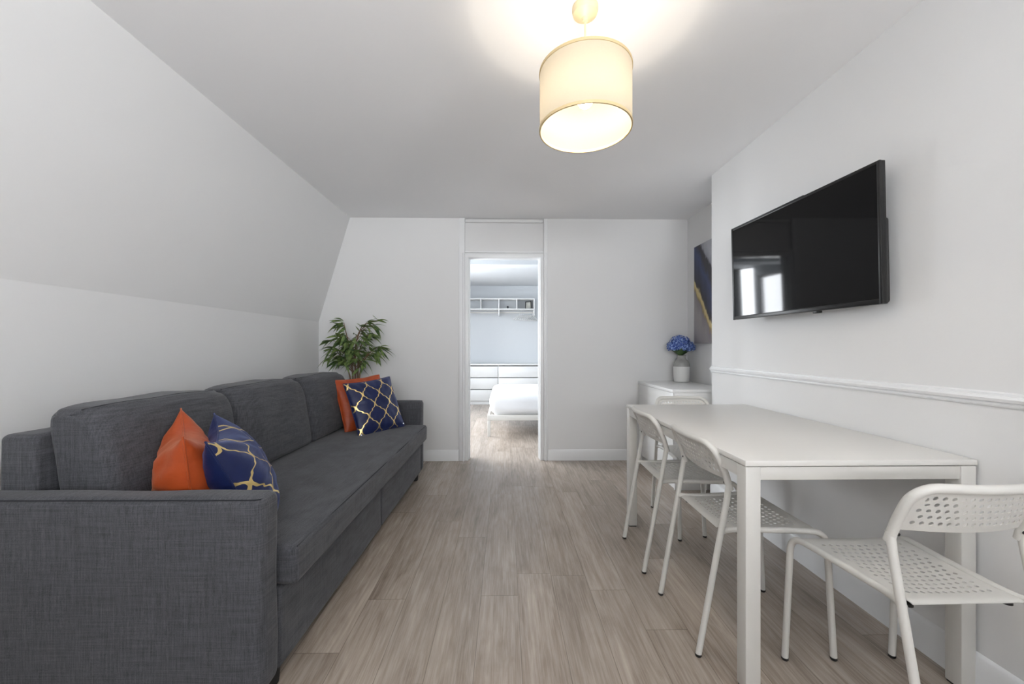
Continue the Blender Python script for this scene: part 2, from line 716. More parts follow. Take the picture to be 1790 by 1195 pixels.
breast(0.9, yr(0), 0, ZC, XA + 0.1, 0.017 / ZC * 1.0)
breast(WY1, 0.9, 0, ZC, 1.66)
breast(YB - 0.1, WY0, 0, ZC, 1.66)
breast(WY0, WY1, 0, WZ0, 1.66)
breast(WY0, WY1, WZ1, ZC, 1.66)
struct('wall_right', bm, M['wall'])
bm = bmesh.new()
box(bm, XA, XA + 0.1, 2.75, YW, 0, ZC)
struct('wall_alcove', bm, M['wall'])

bm = bmesh.new()                                            # wall behind the camera; its high wide window is added for uplight
VX0, VX1, VZ0, VZ1 = -1.15, 1.30, 1.30, 2.30
box(bm, -2.0, VX0, YB - 0.15, YB, 0, ZC)
box(bm, VX1, XA + 0.1, YB - 0.15, YB, 0, ZC)
box(bm, VX0, VX1, YB - 0.15, YB, 0, VZ0)
box(bm, VX0, VX1, YB - 0.15, YB, VZ1, ZC)
struct('wall_back', bm, M['wall'])


def window(n, axis, a0, a1, z0, z1, d0, d1, bars):
    root = empty('window_%d' % n, (0, 0, 0))
    tag(root, None, None, None, 'structure')
    f = bmesh.new()
    t = 0.05

    def bx_(a, b, zz0, zz1):
        if axis == 'x':
            box(f, a, b, d0, d1, zz0, zz1, 0.006)
        else:
            box(f, d0, d1, a, b, zz0, zz1, 0.006)
    bx_(a0, a0 + t, z0, z1)
    bx_(a1 - t, a1, z0, z1)
    bx_(a0 + t, a1 - t, z0, z0 + t)
    bx_(a0 + t, a1 - t, z1 - t, z1)
    for b_ in bars:
        p = a0 + (a1 - a0) * b_
        bx_(p - 0.022, p + 0.022, z0 + t, z1 - t)
    zm = (z0 + z1) / 2
    bx_(a0 + t, a1 - t, zm - 0.018, zm + 0.018)
    link_mesh('window_frame', f, M['trim'], root)
    g_ = bmesh.new()
    dm = (d0 + d1) / 2
    if axis == 'x':
        box(g_, a0 + t, a1 - t, dm - 0.003, dm + 0.003, z0 + t, z1 - t)
    else:
        box(g_, dm - 0.003, dm + 0.003, a0 + t, a1 - t, z0 + t, z1 - t)
    link_mesh('pane', g_, M['pane'], root, False)


window(1, 'y', WY0, WY1, WZ0, WZ1, 1.57, 1.63, (0.5,))  # added window, out of view, for the side fill light

window(3, 'x', VX0, VX1, VZ0, VZ1, YB - 0.11, YB - 0.05, (0.333, 0.667))  # added high window, out of view, for the ceiling uplight

# bedroom shell
BX0, BX1, BY1 = -2.05, 2.25, 8.14
bm = bmesh.new()
box(bm, BX0 - 0.1, BX1 + 0.1, BY1, BY1 + 0.1, 0, ZC)
struct('wall_bedroom_back', bm, M['bed_wall'])
bm = bmesh.new()
box(bm, BX1, BX1 + 0.1, YW + 0.1, BY1, 0, ZC)
struct('wall_bedroom_right', bm, M['bed_wall'])
bm = bmesh.new()
BW0, BW1, BZ0, BZ1 = 4.30, 6.40, 0.55, 2.20
box(bm, BX0 - 0.12, BX0, YW + 0.1, BW0, 0, ZC)
box(bm, BX0 - 0.12, BX0, BW1, BY1, 0, ZC)
box(bm, BX0 - 0.12, BX0, BW0, BW1, 0, BZ0)
box(bm, BX0 - 0.12, BX0, BW0, BW1, BZ1, ZC)
struct('wall_bedroom_left', bm, M['bed_wall'])
window(2, 'y', BW0, BW1, BZ0, BZ1, BX0 - 0.09, BX0 - 0.03, (0.5,))
bm = bmesh.new()                                            # shallow beam across the bedroom ceiling
box(bm, BX0, BX1, 5.20, 5.42, 2.200, ZC)
struct('trim_7', bm, M['bed_wall'])
bm = bmesh.new()                                            # bedroom side of the partition
box(bm, BX0, DX0 - 0.035, YW + 0.10, YW + 0.115, 0, ZC)
box(bm, DX1 + 0.035, BX1, YW + 0.10, YW + 0.115, 0, ZC)
box(bm, DX0 - 0.035, DX1 + 0.035, YW + 0.10, YW + 0.115, DZ + 0.04, ZC)
struct('wall_bedroom_front', bm, M['bed_wall'])

# door lining and trims
bm = bmesh.new()
for (a, b) in ((DX0 - 0.035, DX0), (DX1, DX1 + 0.035)):
    box(bm, a, b, YW - 0.004, YW + 0.12, 0, DZ, 0.003)
box(bm, DX0 - 0.035, DX1 + 0.035, YW + 0.004, YW + 0.12, DZ, DZ + 0.045, 0.003)
box(bm, DX0, DX0 + 0.012, YW + 0.055, YW + 0.085, 0, DZ, 0.002)     # door stops
box(bm, DX1 - 0.012, DX1, YW + 0.055, YW + 0.085, 0, DZ, 0.002)
struct('trim_1', bm, M['trim'], smooth=True)
bm = bmesh.new()                                            # full height boards left and right of the doorway
box(bm, -0.448, DX0 - 0.036, YW - 0.014, YW, 0, ZC - 0.001, 0.003)
tube(bm, [(-0.404, YW - 0.016, 0), (-0.404, YW - 0.016, DZ + 0.04)], 0.009, 10)
struct('trim_2', bm, M['trim'], smooth=True)
bm = bmesh.new()
box(bm, DX1 + 0.036, 0.421, YW - 0.012, YW, 0, ZC - 0.001, 0.003)
tube(bm, [(0.402, YW - 0.014, 0), (0.402, YW - 0.014, DZ + 0.04)], 0.009, 10)
struct('trim_3', bm, M['trim'], smooth=True)
bm = bmesh.new()                                            # head architrave and small cornice of the over-door panel
box(bm, DX0 - 0.034, DX1 + 0.034, YW - 0.004, YW + 0.028, DZ + 0.046, DZ + 0.062, 0.004)
struct('trim_4', bm, M['trim'], smooth=True)
bm = bmesh.new()
box(bm, DX0 - 0.034, DX1 + 0.034, YW + 0.006, YW + 0.028, ZC - 0.036, ZC - 0.001, 0.008)
struct('trim_5', bm, M['wall'], smooth=True)

# chair rail on the chimney breast
bm = bmesh.new()
prof = [(0.0, 0.0), (0.006, 0.001), (0.010, 0.007), (0.008, 0.014), (0.018, 0.018), (0.022, 0.027), (0.016, 0.034), (0.010, 0.036), (0.010, 0.043), (0.0, 0.047)]
rl0 = [bm.verts.new((xr(0.93 + z) - x, YB + 0.01, 0.925 + z)) for x, z in prof]
rl1 = [bm.verts.new((xr(0.93 + z) - x, yr(0.95) - 0.001, 0.925 + z)) for x, z in prof]
for i in range(len(prof) - 1):
    bm.faces.new((rl0[i], rl0[i + 1], rl1[i + 1], rl1[i]))
bm.faces.new(rl1[::-1])
bm.faces.new(rl0)
struct('trim_6', bm, M['trim'], smooth=False)


def skirting(name, pts, h, t, side):
    """profiled board along a polyline; side gives the direction the board stands off"""
    b = bmesh.new()
    pr = [(0, 0), (t, 0), (t, h * 0.72), (t * 0.8, h * 0.80), (t * 0.72, h * 0.90), (t * 0.4, h * 0.97), (0, h)]
    for (p, q), s in zip(zip(pts, pts[1:]), side):
        p, q, s = Vector(p), Vector(q), Vector(s)
        r0 = [b.verts.new(p + s * a + Vector((0, 0, z))) for a, z in pr]
        r1 = [b.verts.new(q + s * a + Vector((0, 0, z))) for a, z in pr]
        for i in range(len(pr) - 1):
            b.faces.new((r0[i], r0[i + 1], r1[i + 1], r1[i]))
        b.faces.new(r0)
        b.faces.new(r1[::-1])
    return struct(name, b, M['trim'], smooth=True)


skirting('baseboard_far_left', [(XK, YW, 0), (-0.449, YW, 0)], 0.108, 0.015, [(0, -1, 0)])
skirting('baseboard_far_right', [(0.422, YW, 0), (XA, YW, 0)], 0.108, 0.015, [(0, -1, 0)])
skirting('baseboard_right', [(xr(0.05), YB, 0), (xr(0.05), yr(0), 0)], 0.125, 0.014, [(-1, 0, 0)])
skirting('baseboard_left', [(XK, YB, 0), (XK, YW, 0)], 0.11, 0.015, [(1, 0, 0)])
skirting('baseboard_bedroom', [(BX0, BY1, 0), (BX1, BY1, 0)], 0.10, 0.015, [(0, -1, 0)])

# ------------------------------------------------------------------ sofa
SO = empty('sofa', (-0.730, 1.200, 0), math.radians(-0.7), 'long charcoal grey woven fabric sofa bed under the sloping left wall', 'sofa')
SL, SD = 2.25, 0.918
AT = 0.10


def wob(amp, s, seed):
    def f(u, p):
        q = p * s + Vector((seed, seed * 2.3, seed * 0.7))
        return p + Vector((noise.noise(q), noise.noise(q + Vector((9, 0, 0))), noise.noise(q + Vector((0, 9, 0))))) * amp
    return f


for (y0, seed) in ((0.0, 1.0), (SL - AT, 5.0)):
    b = bmesh.new()
    soft_box(b, (-SD / 2, y0 + AT / 2, 0.3525), (SD, AT, 0.605), 0.032, (14, 3, 10), wob(0.004, 5, seed))
    arm = link_mesh('arm', b, M['fabric'], SO, True, 60)
    sm = bmesh.new()
    yy = y0 + (0.006 if y0 < 1 else AT - 0.006)
    tube(sm, smooth_path([(-SD + 0.02, yy, 0.6475), (-0.030, yy, 0.6475), (-0.012, yy + (0.01 if y0 < 1 else -0.01), 0.646)], 0.02), 0.0020, 8)
    link_mesh('seam', sm, M['fabric_seam'], arm)
b = bmesh.new()
box(b, -SD + 0.02, -0.06, AT, SL - AT, 0.07, 0.33, 0.01)
link_mesh('base', b, M['fabric'], SO)
mid = SL / 2
for (ya, yb) in ((AT + 0.004, mid - 0.006), (mid + 0.006, SL - AT - 0.004)):
    b = bmesh.new()
    soft_box(b, (-0.033, (ya + yb) / 2, 0.19), (0.055, yb - ya, 0.27), 0.014, (2, 12, 6), wob(0.003, 6, ya))
    link_mesh('front_panel', b, M['fabric'], SO, True, 60)


def seat_fn(u, p):
    x, y, z = p
    top = max(0, u.z)
    z += top * (0.012 * (1 - u.x ** 2) * (1 - u.y ** 6) - 0.004 * noise.noise(Vector((x * 6, y * 3, 0))))
    x += 0.004 * noise.noise(Vector((y * 4, z * 9, 3)))
    return Vector((x, y, z))


b = bmesh.new()
soft_box(b, (-0.385, SL / 2, 0.392), (0.868, SL - 2 * AT - 0.008, 0.130), 0.024, (14, 30, 4), seat_fn)
st = link_mesh('seat_cushion', b, M['fabric'], SO, True, 60)
sm = bmesh.new()
tube(sm, [(0.040, AT + 0.02, 0.4505), (0.040, SL - AT - 0.02, 0.4505)], 0.0018, 8)
link_mesh('seam', sm, M['fabric_seam'], st)
b = bmesh.new()
soft_box(b, (-SD + 0.062, SL / 2, 0.575), (0.124, SL - 2 * AT + 0.002, 0.50), 0.022, (3, 20, 8), wob(0.003, 5, 3))
link_mesh('backrest', b, M['fabric'], SO, True, 60)

CW = (SL - 2 * AT) / 3


def back_cushion(i):
    yc = AT + CW * (i + 0.5) + (0.018 if i == 0 else 0)
    cw_ = CW - (0.042 if i == 0 else 0.006)

    def fn(u, p):
        x, y, z = p
        # swell the front, pinch the upper corners into soft ears, lean back
        sw = (1 - abs(u.y) ** 4) * (1 - abs(u.z) ** 3)
        x += (0.030 if u.x > 0 else -0.004) * sw * (abs(u.x))
        if u.z > 0:
            e = abs(u.y) ** 8 * u.z ** 6
            x = x * (1 - 0.70 * e) - 0.03 * e
            z += 0.010 * u.z * (1 - abs(u.y) ** 2) - 0.012 * e
            z += 0.006 * noise.noise(Vector((y * 7, i * 5, x * 5))) * u.z
        k_ = noise.noise(Vector((y * 5 + i * 3, z * 7, x * 4)))
        x += 0.007 * k_
        # creases running in from the top corners
        d_ = abs(abs(u.y) - 0.80 + 0.25 * (1 - u.z))
        if u.z > 0.2 and u.x > 0:
            x -= 0.010 * math.exp(-(d_ / 0.05) ** 2) * (u.z - 0.2)
        x -= 0.075 * (u.z + 1) / 2
        return Vector((x, y, z))
    b = bmesh.new()
    soft_box(b, (-0.660, yc, 0.685), (0.190, cw_, 0.435), 0.036, (5, 22, 18), fn)
    o = link_mesh('back_cushion', b, M['fabric'], SO, True, 60)
    s_ = bmesh.new()
    pts = []
    for t_ in range(21):
        uy = -0.93 + 1.86 * t_ / 20
        q = fn(Vector((0.55, uy, 1.0)), Vector((0.065, uy * cw_ / 2, 0.2175)))
        pts.append((q.x - 0.660, q.y + yc, q.z + 0.685 - 0.0015))
    tube(s_, pts, 0.0022, 6)
    link_mesh('seam', s_, M['fabric_seam'], o)


for i in range(3):
    back_cushion(i)
for (x, y) in ((-0.045, 0.115), (-0.045, SL - 0.15), (-SD + 0.06, 0.12), (-SD + 0.06, SL - 0.12)):
    b = bmesh.new()
    lathe(b, [(0.022, 0), (0.026, 0.004), (0.030, 0.055), (0.030, 0.075)], 18, (x, y, 0))
    link_mesh('foot', b, M['black_rubber'], SO)


# ------------------------------------------------------------------ throw pillows
def pillow_mesh(size, thick, seed, crease=1.0):
    b = bmesh.new()
    uvl = b.loops.layers.uv.new('UVMap')
    h = size / 2

    def P(u, v, s):
        ex = 1 - 0.055 * (1 - v * v) - 0.02 * noise.noise(Vector((v * 2, seed, 1)))
        ey = 1 - 0.055 * (1 - u * u) - 0.02 * noise.noise(Vector((u * 2, seed, 5)))
        x, y = u * h * ex, v * h * ey
        pr = ((1 - abs(u) ** 2.6) * (1 - abs(v) ** 2.6))
        t = thick / 2 * max(0, pr) ** 0.55
        wr = noise.noise(Vector((u * 2.4, v * 2.4, seed + s * 3))) * 0.012
        # creases running in from the corners
        ang = math.atan2(v, u)
        rad_ = math.hypot(u, v)
        wr += 0.007 * crease * math.sin(ang * (22 - 6 * crease) + seed + 2.0 * noise.noise(Vector((u * 2, v * 2, seed)))) * max(0, rad_ - 0.30) * max(0, pr) ** 0.3
        wr += 0.011 * (crease - 1) * noise.noise(Vector((u * 3.2 + v, v * 7.5, seed + s)))
        t += wr * max(0, pr) ** 0.5
        return Vector((x, s * t, y))
    return b, uvl, P


def make_pillow(name, label, size, thick, seed, mat_front, mat_back, loc, az, recline, roll, pulls=False, squash=0.0, crease=1.0):
    """front faces local -y; az turns it about z, recline tips it back, roll spins it in its own plane"""
    n = 40
    root = empty(name, loc, 0, label, 'pillow')
    root.rotation_mode = 'QUATERNION'
    R = Matrix.Rotation(az, 4, 'Z') @ Matrix.Rotation(-recline, 4, 'X') @ Matrix.Rotation(roll, 4, 'Y')
    root.rotation_quaternion = R.to_quaternion()
    for side, mat, nm in ((-1, mat_front, 'front_cover'), (1, mat_back, 'back_cover')):
        b, uvl, P = pillow_mesh(size, thick, seed, crease)
        grid = []
        for i in range(n + 1):
            u = -1 + 2 * i / n
            u = math.sin(u * PI / 2) * 0.55 + u * 0.45
            grid.append([])
            for j in range(n + 1):
                v = -1 + 2 * j / n
                v = math.sin(v * PI / 2) * 0.55 + v * 0.45
                p = P(u, v, side)
                if squash:
                    # slump: the middle sags towards the seat
                    p.z -= squash * (1 - u * u) * max(0, v + 0.2) * 0.12
                grid[-1].append((b.verts.new(p), (u + 1) / 2, (v + 1) / 2))
        for i in range(n):
            for j in range(n):
                q = [grid[i][j], grid[i + 1][j], grid[i + 1][j + 1], grid[i][j + 1]]
                f = b.faces.new([x[0] for x in q])
                for lp, x in zip(f.loops, q):
                    lp[uvl].uv = (x[1], x[2])
        link_mesh(nm, b, mat, root, True, 80)
    # seam cord round the edge
    b, uvl, P = pillow_mesh(size, thick, seed, crease)
    pts = []
    m = 24
    for (ua, va, ub, vb) in ((-1, -1, 1, -1), (1, -1, 1, 1), (1, 1, -1, 1), (-1, 1, -1, -1)):
        for t in range(m):
            k_ = t / m
            u, v = ua + (ub - ua) * k_, va + (vb - va) * k_
            p = P(u, v, 1)
            p.y = 0
            if squash:
                p.z -= squash * (1 - u * u) * max(0, v + 0.2) * 0.12
            pts.append(p)
    b.free()
    b = bmesh.new()
    tube(b, pts, 0.0035, 8, closed=True)
    link_mesh('piping', b, mat_back, root, True, 80)
    if pulls:
        for su in (-1, 1):
            b = bmesh.new()
            lathe(b, [(0, -0.008), (0.006, -0.006), (0.0075, 0), (0.006, 0.006), (0, 0.008)], 12, (su * size * 0.455, -0.012, -size * 0.455))
            link_mesh('zip_pull', b, M['zip'], root)
    return root


# az: 0 faces the camera (-y); positive turns the face towards +x
make_pillow('throw_pillow', 'rust orange velvet pillow at the far end of the sofa, behind the patterned one', 0.43, 0.14, 3.1, M['orange'], M['orange'],
            (-1.145, 3.215, 0.660), math.radians(53), math.radians(20), math.radians(-3))
make_pillow('throw_pillow', 'navy blue pillow with gold lattice facing the room at the far sofa arm', 0.425, 0.14, 1.7, M['lattice'], M['navy'],
            (-1.008, 3.090, 0.655), math.radians(53), math.radians(22), math.radians(-4), pulls=True)
make_pillow('throw_pillow', 'plain rust orange satin pillow in the near corner of the sofa', 0.42, 0.20, 8.4, M['orange'], M['orange'],
            (-1.165, 1.480, 0.632), math.radians(129), math.radians(6), math.radians(-6), squash=0.3, crease=1.8)
make_pillow('throw_pillow', 'navy and gold lattice pillow leaning on the near orange pillow', 0.43, 0.20, 5.2, M['lattice'], M['navy'],
            (-1.030, 1.548, 0.622), math.radians(121), math.radians(24), math.radians(-5), squash=0.3, crease=1.5)

# ------------------------------------------------------------------ bamboo plant
PL = empty('bamboo_plant', (-1.385, 3.660, 0), 0, 'leafy green potted bamboo plant in the corner behind the far sofa end', 'plant')
b = bmesh.new()
lathe(b, [(0.0, 0), (0.085, 0), (0.090, 0.01), (0.118, 0.20), (0.124, 0.205), (0.124, 0.225), (0.112, 0.225), (0.105, 0.19), (0.0, 0.19)], 32, cap=False)
link_mesh('pot', b, M['pot'], PL)
b = bmesh.new()
lathe(b, [(0.0, 0.205), (0.05, 0.210), (0.107, 0.200)], 24, cap=False)
link_mesh('soil', b, M['soil'], PL)


def leaf(bm_, base, direc, length, width, droop, twist):
    d = Vector(direc).normalized()
    side = d.cross(Vector((0, 0, 1)))
    if side.length < 1e-3:
        side = Vector((1, 0, 0))
    side.normalize()
    side = Matrix.Rotation(twist, 3, d) @ side
    nrm = side.cross(d)
    p = Vector(base)
    segs = 6
    prev = None
    for k_ in range(segs + 1):
        t = k_ / segs
        w = width * (math.sin(PI * min(1, t * 1.0) ** 0.75)) * 0.5 + 0.0004
        q = p + d * (length * t) + Vector((0, 0, -droop * length * t * t))
        row = (bm_.verts.new(q - side * w + nrm * w * 0.25), bm_.verts.new(q), bm_.verts.new(q + side * w + nrm * w * 0.25))
        if prev:
            bm_.faces.new((prev[0], prev[1], row[1], row[0]))
            bm_.faces.new((prev[1], prev[2], row[2], row[1]))
        prev = row


stem_pts = [
    [(0.00, 0.00, 0.20), (0.01, 0.0, 0.55), (0.005, 0.01, 0.85), (0.0, 0.015, 1.08), (0.02, 0.01, 1.20), (0.06, -0.01, 1.285), (0.115, -0.03, 1.325)],
    [(0.02, 0.015, 0.20), (0.02, 0.015, 0.60), (0.025, 0.02, 0.90), (0.03, 0.02, 1.05), (0.06, 0.03, 1.15), (0.12, 0.01, 1.235)],
    [(-0.02, 0.0, 0.20), (-0.005, 0.0, 0.60), (-0.02, 0.005, 0.95), (-0.045, -0.01, 1.13), (-0.075, -0.02, 1.27), (-0.085, -0.03, 1.335)],
    [(0.03, -0.02, 0.20), (0.03, -0.02, 0.60), (0.05, -0.02, 0.85), (0.10, -0.03, 1.00), (0.18, -0.04, 1.09), (0.235, -0.05, 1.10)],
    [(-0.01, -0.025, 0.20), (0.005, -0.02, 0.6), (-0.03, -0.03, 0.88), (-0.10, -0.04, 1.02), (-0.17, -0.05, 1.11)],
]
fol = bmesh.new()
rl = random.Random(11)


def spray(p, outward, count, ln, spread_, rise=0.0, dr=(0.0, 0.55)):
    for c in range(max(2, int(count * 0.5))):
        a = math.atan2(outward[1], outward[0]) + rl.uniform(-spread_, spread_)
        el = rl.uniform(-0.75, 0.45) + rise
        d = Vector((math.cos(a) * math.cos(el), math.sin(a) * math.cos(el) * 0.75, math.sin(el)))
        leaf(fol, Vector(p) + Vector((rl.uniform(-1, 1), rl.uniform(-1, 1), rl.uniform(-1, 1))) * 0.014, d,
             ln * rl.uniform(0.85, 1.4), rl.uniform(0.024, 0.036), rl.uniform(*dr), rl.uniform(-0.9, 0.9))


for si, pts in enumerate(stem_pts):
    b = bmesh.new()
    sp = smooth_path(pts, 0.12, 5)
    rad = [0.0105 - 0.0075 * (i / (len(sp) - 1)) for i in range(len(sp))]
    tube(b, sp, rad, 8)
    link_mesh('stem', b, M['stem'], PL)
    for i, p in enumerate(sp):
        if p.z < 0.98:
            continue
        out = Vector((p.x, p.y, 0))
        if out.length < 0.03:
            out = Vector((rl.uniform(-1, 1), rl.uniform(-1, 0.4), 0))
        tipness = (p.z - 0.95) / 0.4
        spray(p, out, 2 if tipness < 0.8 else 3, 0.105, 1.5)
    spray(sp[-1], Vector((sp[-1].x, sp[-1].y, 0)), 9, 0.115, 1.1, 0.1)
# side twigs with drooping sprays (x offset, z) as in the photograph
twigs = [(-0.09, -0.07, 1.17, 13), (-0.04, -0.08, 1.21, 12), (0.03, -0.08, 1.06, 13), (-0.03, -0.09, 1.08, 13), (-0.12, -0.07, 1.08, 12), (0.05, -0.08, 1.00, 10), (-0.06, -0.08, 0.98, 11), (0.0, -0.07, 1.15, 12),
         (-0.20, -0.04, 1.175, 10), (-0.16, -0.05, 1.10, 9), (-0.19, -0.04, 1.02, 7), (-0.11, -0.05, 1.20, 9), (-0.06, -0.06, 1.13, 10), (-0.13, -0.05, 0.98, 9),
         (-0.08, -0.06, 1.02, 10), (0.02, -0.07, 1.10, 8), (0.06, -0.07, 1.16, 7), (0.09, -0.06, 1.20, 7), (0.20, -0.05, 1.055, 9), (0.24, -0.05, 1.08, 7),
         (0.19, -0.05, 1.31, 8), (0.225, -0.06, 1.355, 6), (0.13, -0.05, 1.30, 6), (0.15, -0.05, 1.22, 6), (0.06, -0.06, 0.93, 5), (-0.04, -0.06, 0.96, 8), (0.11, -0.05, 0.97, 4)]
tw = bmesh.new()
for (x, y, z, c) in twigs:
    a0 = Vector((0.01, 0.0, max(0.85, z - 0.16)))
    tube(tw, [a0, Vector((x * 0.55, y * 0.6, z - 0.03)), Vector((x, y, z))], [0.0035, 0.0025, 0.0015], 5)
    spray((x, y, z), (x, y - 0.02), c, 0.10, 1.35, -0.05)
link_mesh('twig', tw, M['stem'], PL)
link_mesh('foliage', fol, M['leaf'], PL, True, 80)

# ------------------------------------------------------------------ pendant lamp
LX, LY = 0.298, 1.46
LAMP = empty('pendant_lamp', (LX, LY, ZC), 0, 'lit cream drum shade pendant lamp hanging from the ceiling', 'lamp')
b = bmesh.new()
lathe(b, [(0.0, 0.0), (0.047, 0.0), (0.048, -0.012), (0.044, -0.026), (0.030, -0.034), (0.012, -0.040), (0.010, -0.052), (0.0, -0.052)], 32, cap=False)
link_mesh('ceiling_rose', b, M['rose'], LAMP)
b = bmesh.new()
tube(b, [(0, 0, -0.045), (0.001, 0, -0.20), (0, 0, -0.275)], 0.0035, 10)
link_mesh('cord', b, M['rose'], LAMP)
SR, ST, SB = 0.168, 2.126 - ZC, 1.918 - ZC
b = bmesh.new()
sg = 72
rings = []
for (r, z) in ((SR, SB), (SR, ST), (SR - 0.0015, ST), (SR - 0.0015, SB)):
    rings.append([b.verts.new((r * math.cos(2 * PI * i / sg), r * math.sin(2 * PI * i / sg), z)) for i in range(sg)])
for k_ in range(1):
    for i in range(sg):
        j = (i + 1) % sg
        b.faces.new((rings[0][i], rings[0][j], rings[1][j], rings[1][i]))
for v in rings[2] + rings[3]:
    b.verts.remove(v)
link_mesh('lamp_shade', b, M['shade'], LAMP, True, 60)
for z in (SB, ST):
    b = bmesh.new()
    lathe(b, [(SR - 0.003, -0.005), (SR + 0.002, -0.005), (SR + 0.0025, 0.0), (SR + 0.002, 0.005), (SR - 0.003, 0.005), (SR - 0.003, -0.005)], 72, (0, 0, z), cap=False)
    link_mesh('shade_rim', b, M['shade_rim'], LAMP)
b = bmesh.new()
for a in (0.3, 0.3 + 2 * PI / 3, 0.3 + 4 * PI / 3):
    tube(b, [(0.02 * math.cos(a), 0.02 * math.sin(a), ST - 0.035), (SR * 0.6 * math.cos(a), SR * 0.6 * math.sin(a), ST - 0.03), (SR * math.cos(a), SR * math.sin(a), ST)], 0.002, 6)
tube(b, [(0.021 * math.cos(2 * PI * i / 20), 0.021 * math.sin(2 * PI * i / 20), ST - 0.035) for i in range(20)], 0.002, 6, closed=True)
link_mesh('shade_carrier', b, M['brass'], LAMP)
b = bmesh.new()
lathe(b, [(0.0, ST - 0.02), (0.012, ST - 0.022), (0.018, ST - 0.035), (0.0185, ST - 0.060), (0.0, ST - 0.060)], 20, cap=False)
link_mesh('bulb_holder', b, M['rose'], LAMP)
b = bmesh.new()
lathe(b, [(0.0, -0.030), (0.012, -0.0275), (0.022, -0.020), (0.029, -0.008), (0.030, 0.004), (0.026, 0.020), (0.017, 0.036), (0.013, 0.050), (0.0, 0.050)], 24, (0, 0, ST - 0.100), cap=False)
bulb = link_mesh('light_bulb', b, M['bulb'], LAMP)
pl = bpy.data.lights.new('lamp_light', 'POINT')
pl.energy = 27
pl.color = (1.0, 0.885, 0.74)
pl.shadow_soft_size = 0.034
plo = bpy.data.objects.new('lamp_light', pl)
plo.location = (0, 0, ST - 0.103)
plo.parent = LAMP
C.objects.link(plo)

# ------------------------------------------------------------------ television
TVY0, TVY1 = 1.488, 2.393
TV = empty('television', (1.4185, (TVY0 + TVY1) / 2, 1.553), 0, 'black flat screen television mounted on the right wall above the table', 'television')
TV.rotation_euler = (0, math.radians(-1.3), math.radians(3.1))
hw, hh = (TVY1 - TVY0) / 2, 0.2765
b = bmesh.new()
box(b, 0.004, 0.026, -hw, hw, -hh, hh, 0.004)
link_mesh('panel', b, M['black_plastic'], TV)
b = bmesh.new()
box(b, 0.001, 0.0045, -hw + 0.012, hw - 0.010, -hh + 0.020, hh - 0.012)
link_mesh('screen', b, M['screen'], TV)
b = bmesh.new()
t = 0.0125
box(b, -0.001, 0.010, -hw, -hw + t, -hh, hh, 0.002)
box(b, -0.001, 0.010, hw - t + 0.002, hw, -hh, hh, 0.002)
box(b, -0.001, 0.010, -hw + t, hw - t, -hh, -hh + 0.020, 0.002)
box(b, -0.001, 0.010, -hw + t, hw - t, hh - t, hh, 0.002)
bz = link_mesh('bezel', b, M['black_plastic'], TV)
b = bmesh.new()
box(b, -0.0012, 0.012, hw - 0.001, hw + 0.0025, -hh - 0.001, hh + 0.001, 0.0008)
box(b, -0.0012, 0.012, -hw * 0.2, hw, hh - 0.001, hh + 0.0025, 0.0008)
link_mesh('edge_strip', b, M['grey_edge'], TV)
b = bmesh.new()
box(b, 0.020, 0.044, -hw + 0.004, hw - 0.03, -hh + 0.004, 0.06, 0.012, 3)
link_mesh('back_housing', b, M['black_plastic'], TV)
b = bmesh.new()
box(b, 0.004, 0.022, -0.16, -0.125, -hh - 0.010, -hh + 0.004, 0.003)
link_mesh('sensor', b, M['black_plastic'], TV)
b = bmesh.new()
box(b, 0.045, 0.062, -0.20, 0.20, -0.13, 0.13, 0.003)
box(b, 0.056, 0.092, -0.12, 0.12, -0.08, 0.08, 0.003)
link_mesh('wall_bracket', b, M['black_plastic'], TV)

# ------------------------------------------------------------------ dining table
TX0, TX1, TY0, TY1, TZ = 0.766, 1.522, 1.243, 2.477, 0.748
TB = empty('dining_table', ((TX0 + TX1) / 2, (TY0 + TY1) / 2, 0), 0, 'long rectangular white dining table pushed against the right wall', 'table')
tw_, tl_ = (TX1 - TX0) / 2, (TY1 - TY0) / 2
b = bmesh.new()
box(b, -tw_, tw_, -tl_, tl_, TZ - 0.018, TZ, 0.002)
link_mesh('tabletop', b, M['table_top'], TB)
b = bmesh.new()
za, zb = TZ - 0.064, TZ - 0.022
for s in (-1, 1):
    x0 = s * (tw_ - 0.006)
    box(b, min(x0, x0 - s * 0.022), max(x0, x0 - s * 0.022), -tl_ + 0.05, tl_ - 0.05, za, zb, 0.002)
    y0 = s * (tl_ - 0.006)
    box(b, -tw_ + 0.05, tw_ - 0.05, min(y0, y0 - s * 0.022), max(y0, y0 - s * 0.022), za, zb, 0.002)
box(b, -tw_ + 0.02, tw_ - 0.02, -tl_ + 0.02, tl_ - 0.02, TZ - 0.0225, TZ - 0.0175)
link_mesh('apron', b, M['white_powder'], TB)
for sx in (-1, 1):
    for sy in (-1, 1):
        b = bmesh.new()
        xa, xb = sx * (tw_ - 0.002), sx * (tw_ - 0.051)
        ya, yb = sy * (tl_ - 0.002), sy * (tl_ - 0.051)
        box(b, min(xa, xb), max(xa, xb), min(ya, yb), max(ya, yb), 0.006, TZ - 0.0205, 0.0025)
        lg = link_mesh('leg', b, M['white_powder'], TB)
        b = bmesh.new()
        box(b, min(xa, xb) + 0.003, max(xa, xb) - 0.003, min(ya, yb) + 0.003, max(ya, yb) - 0.003, 0.0, 0.007)
        link_mesh('foot_cap', b, M['black_rubber'], lg, False)


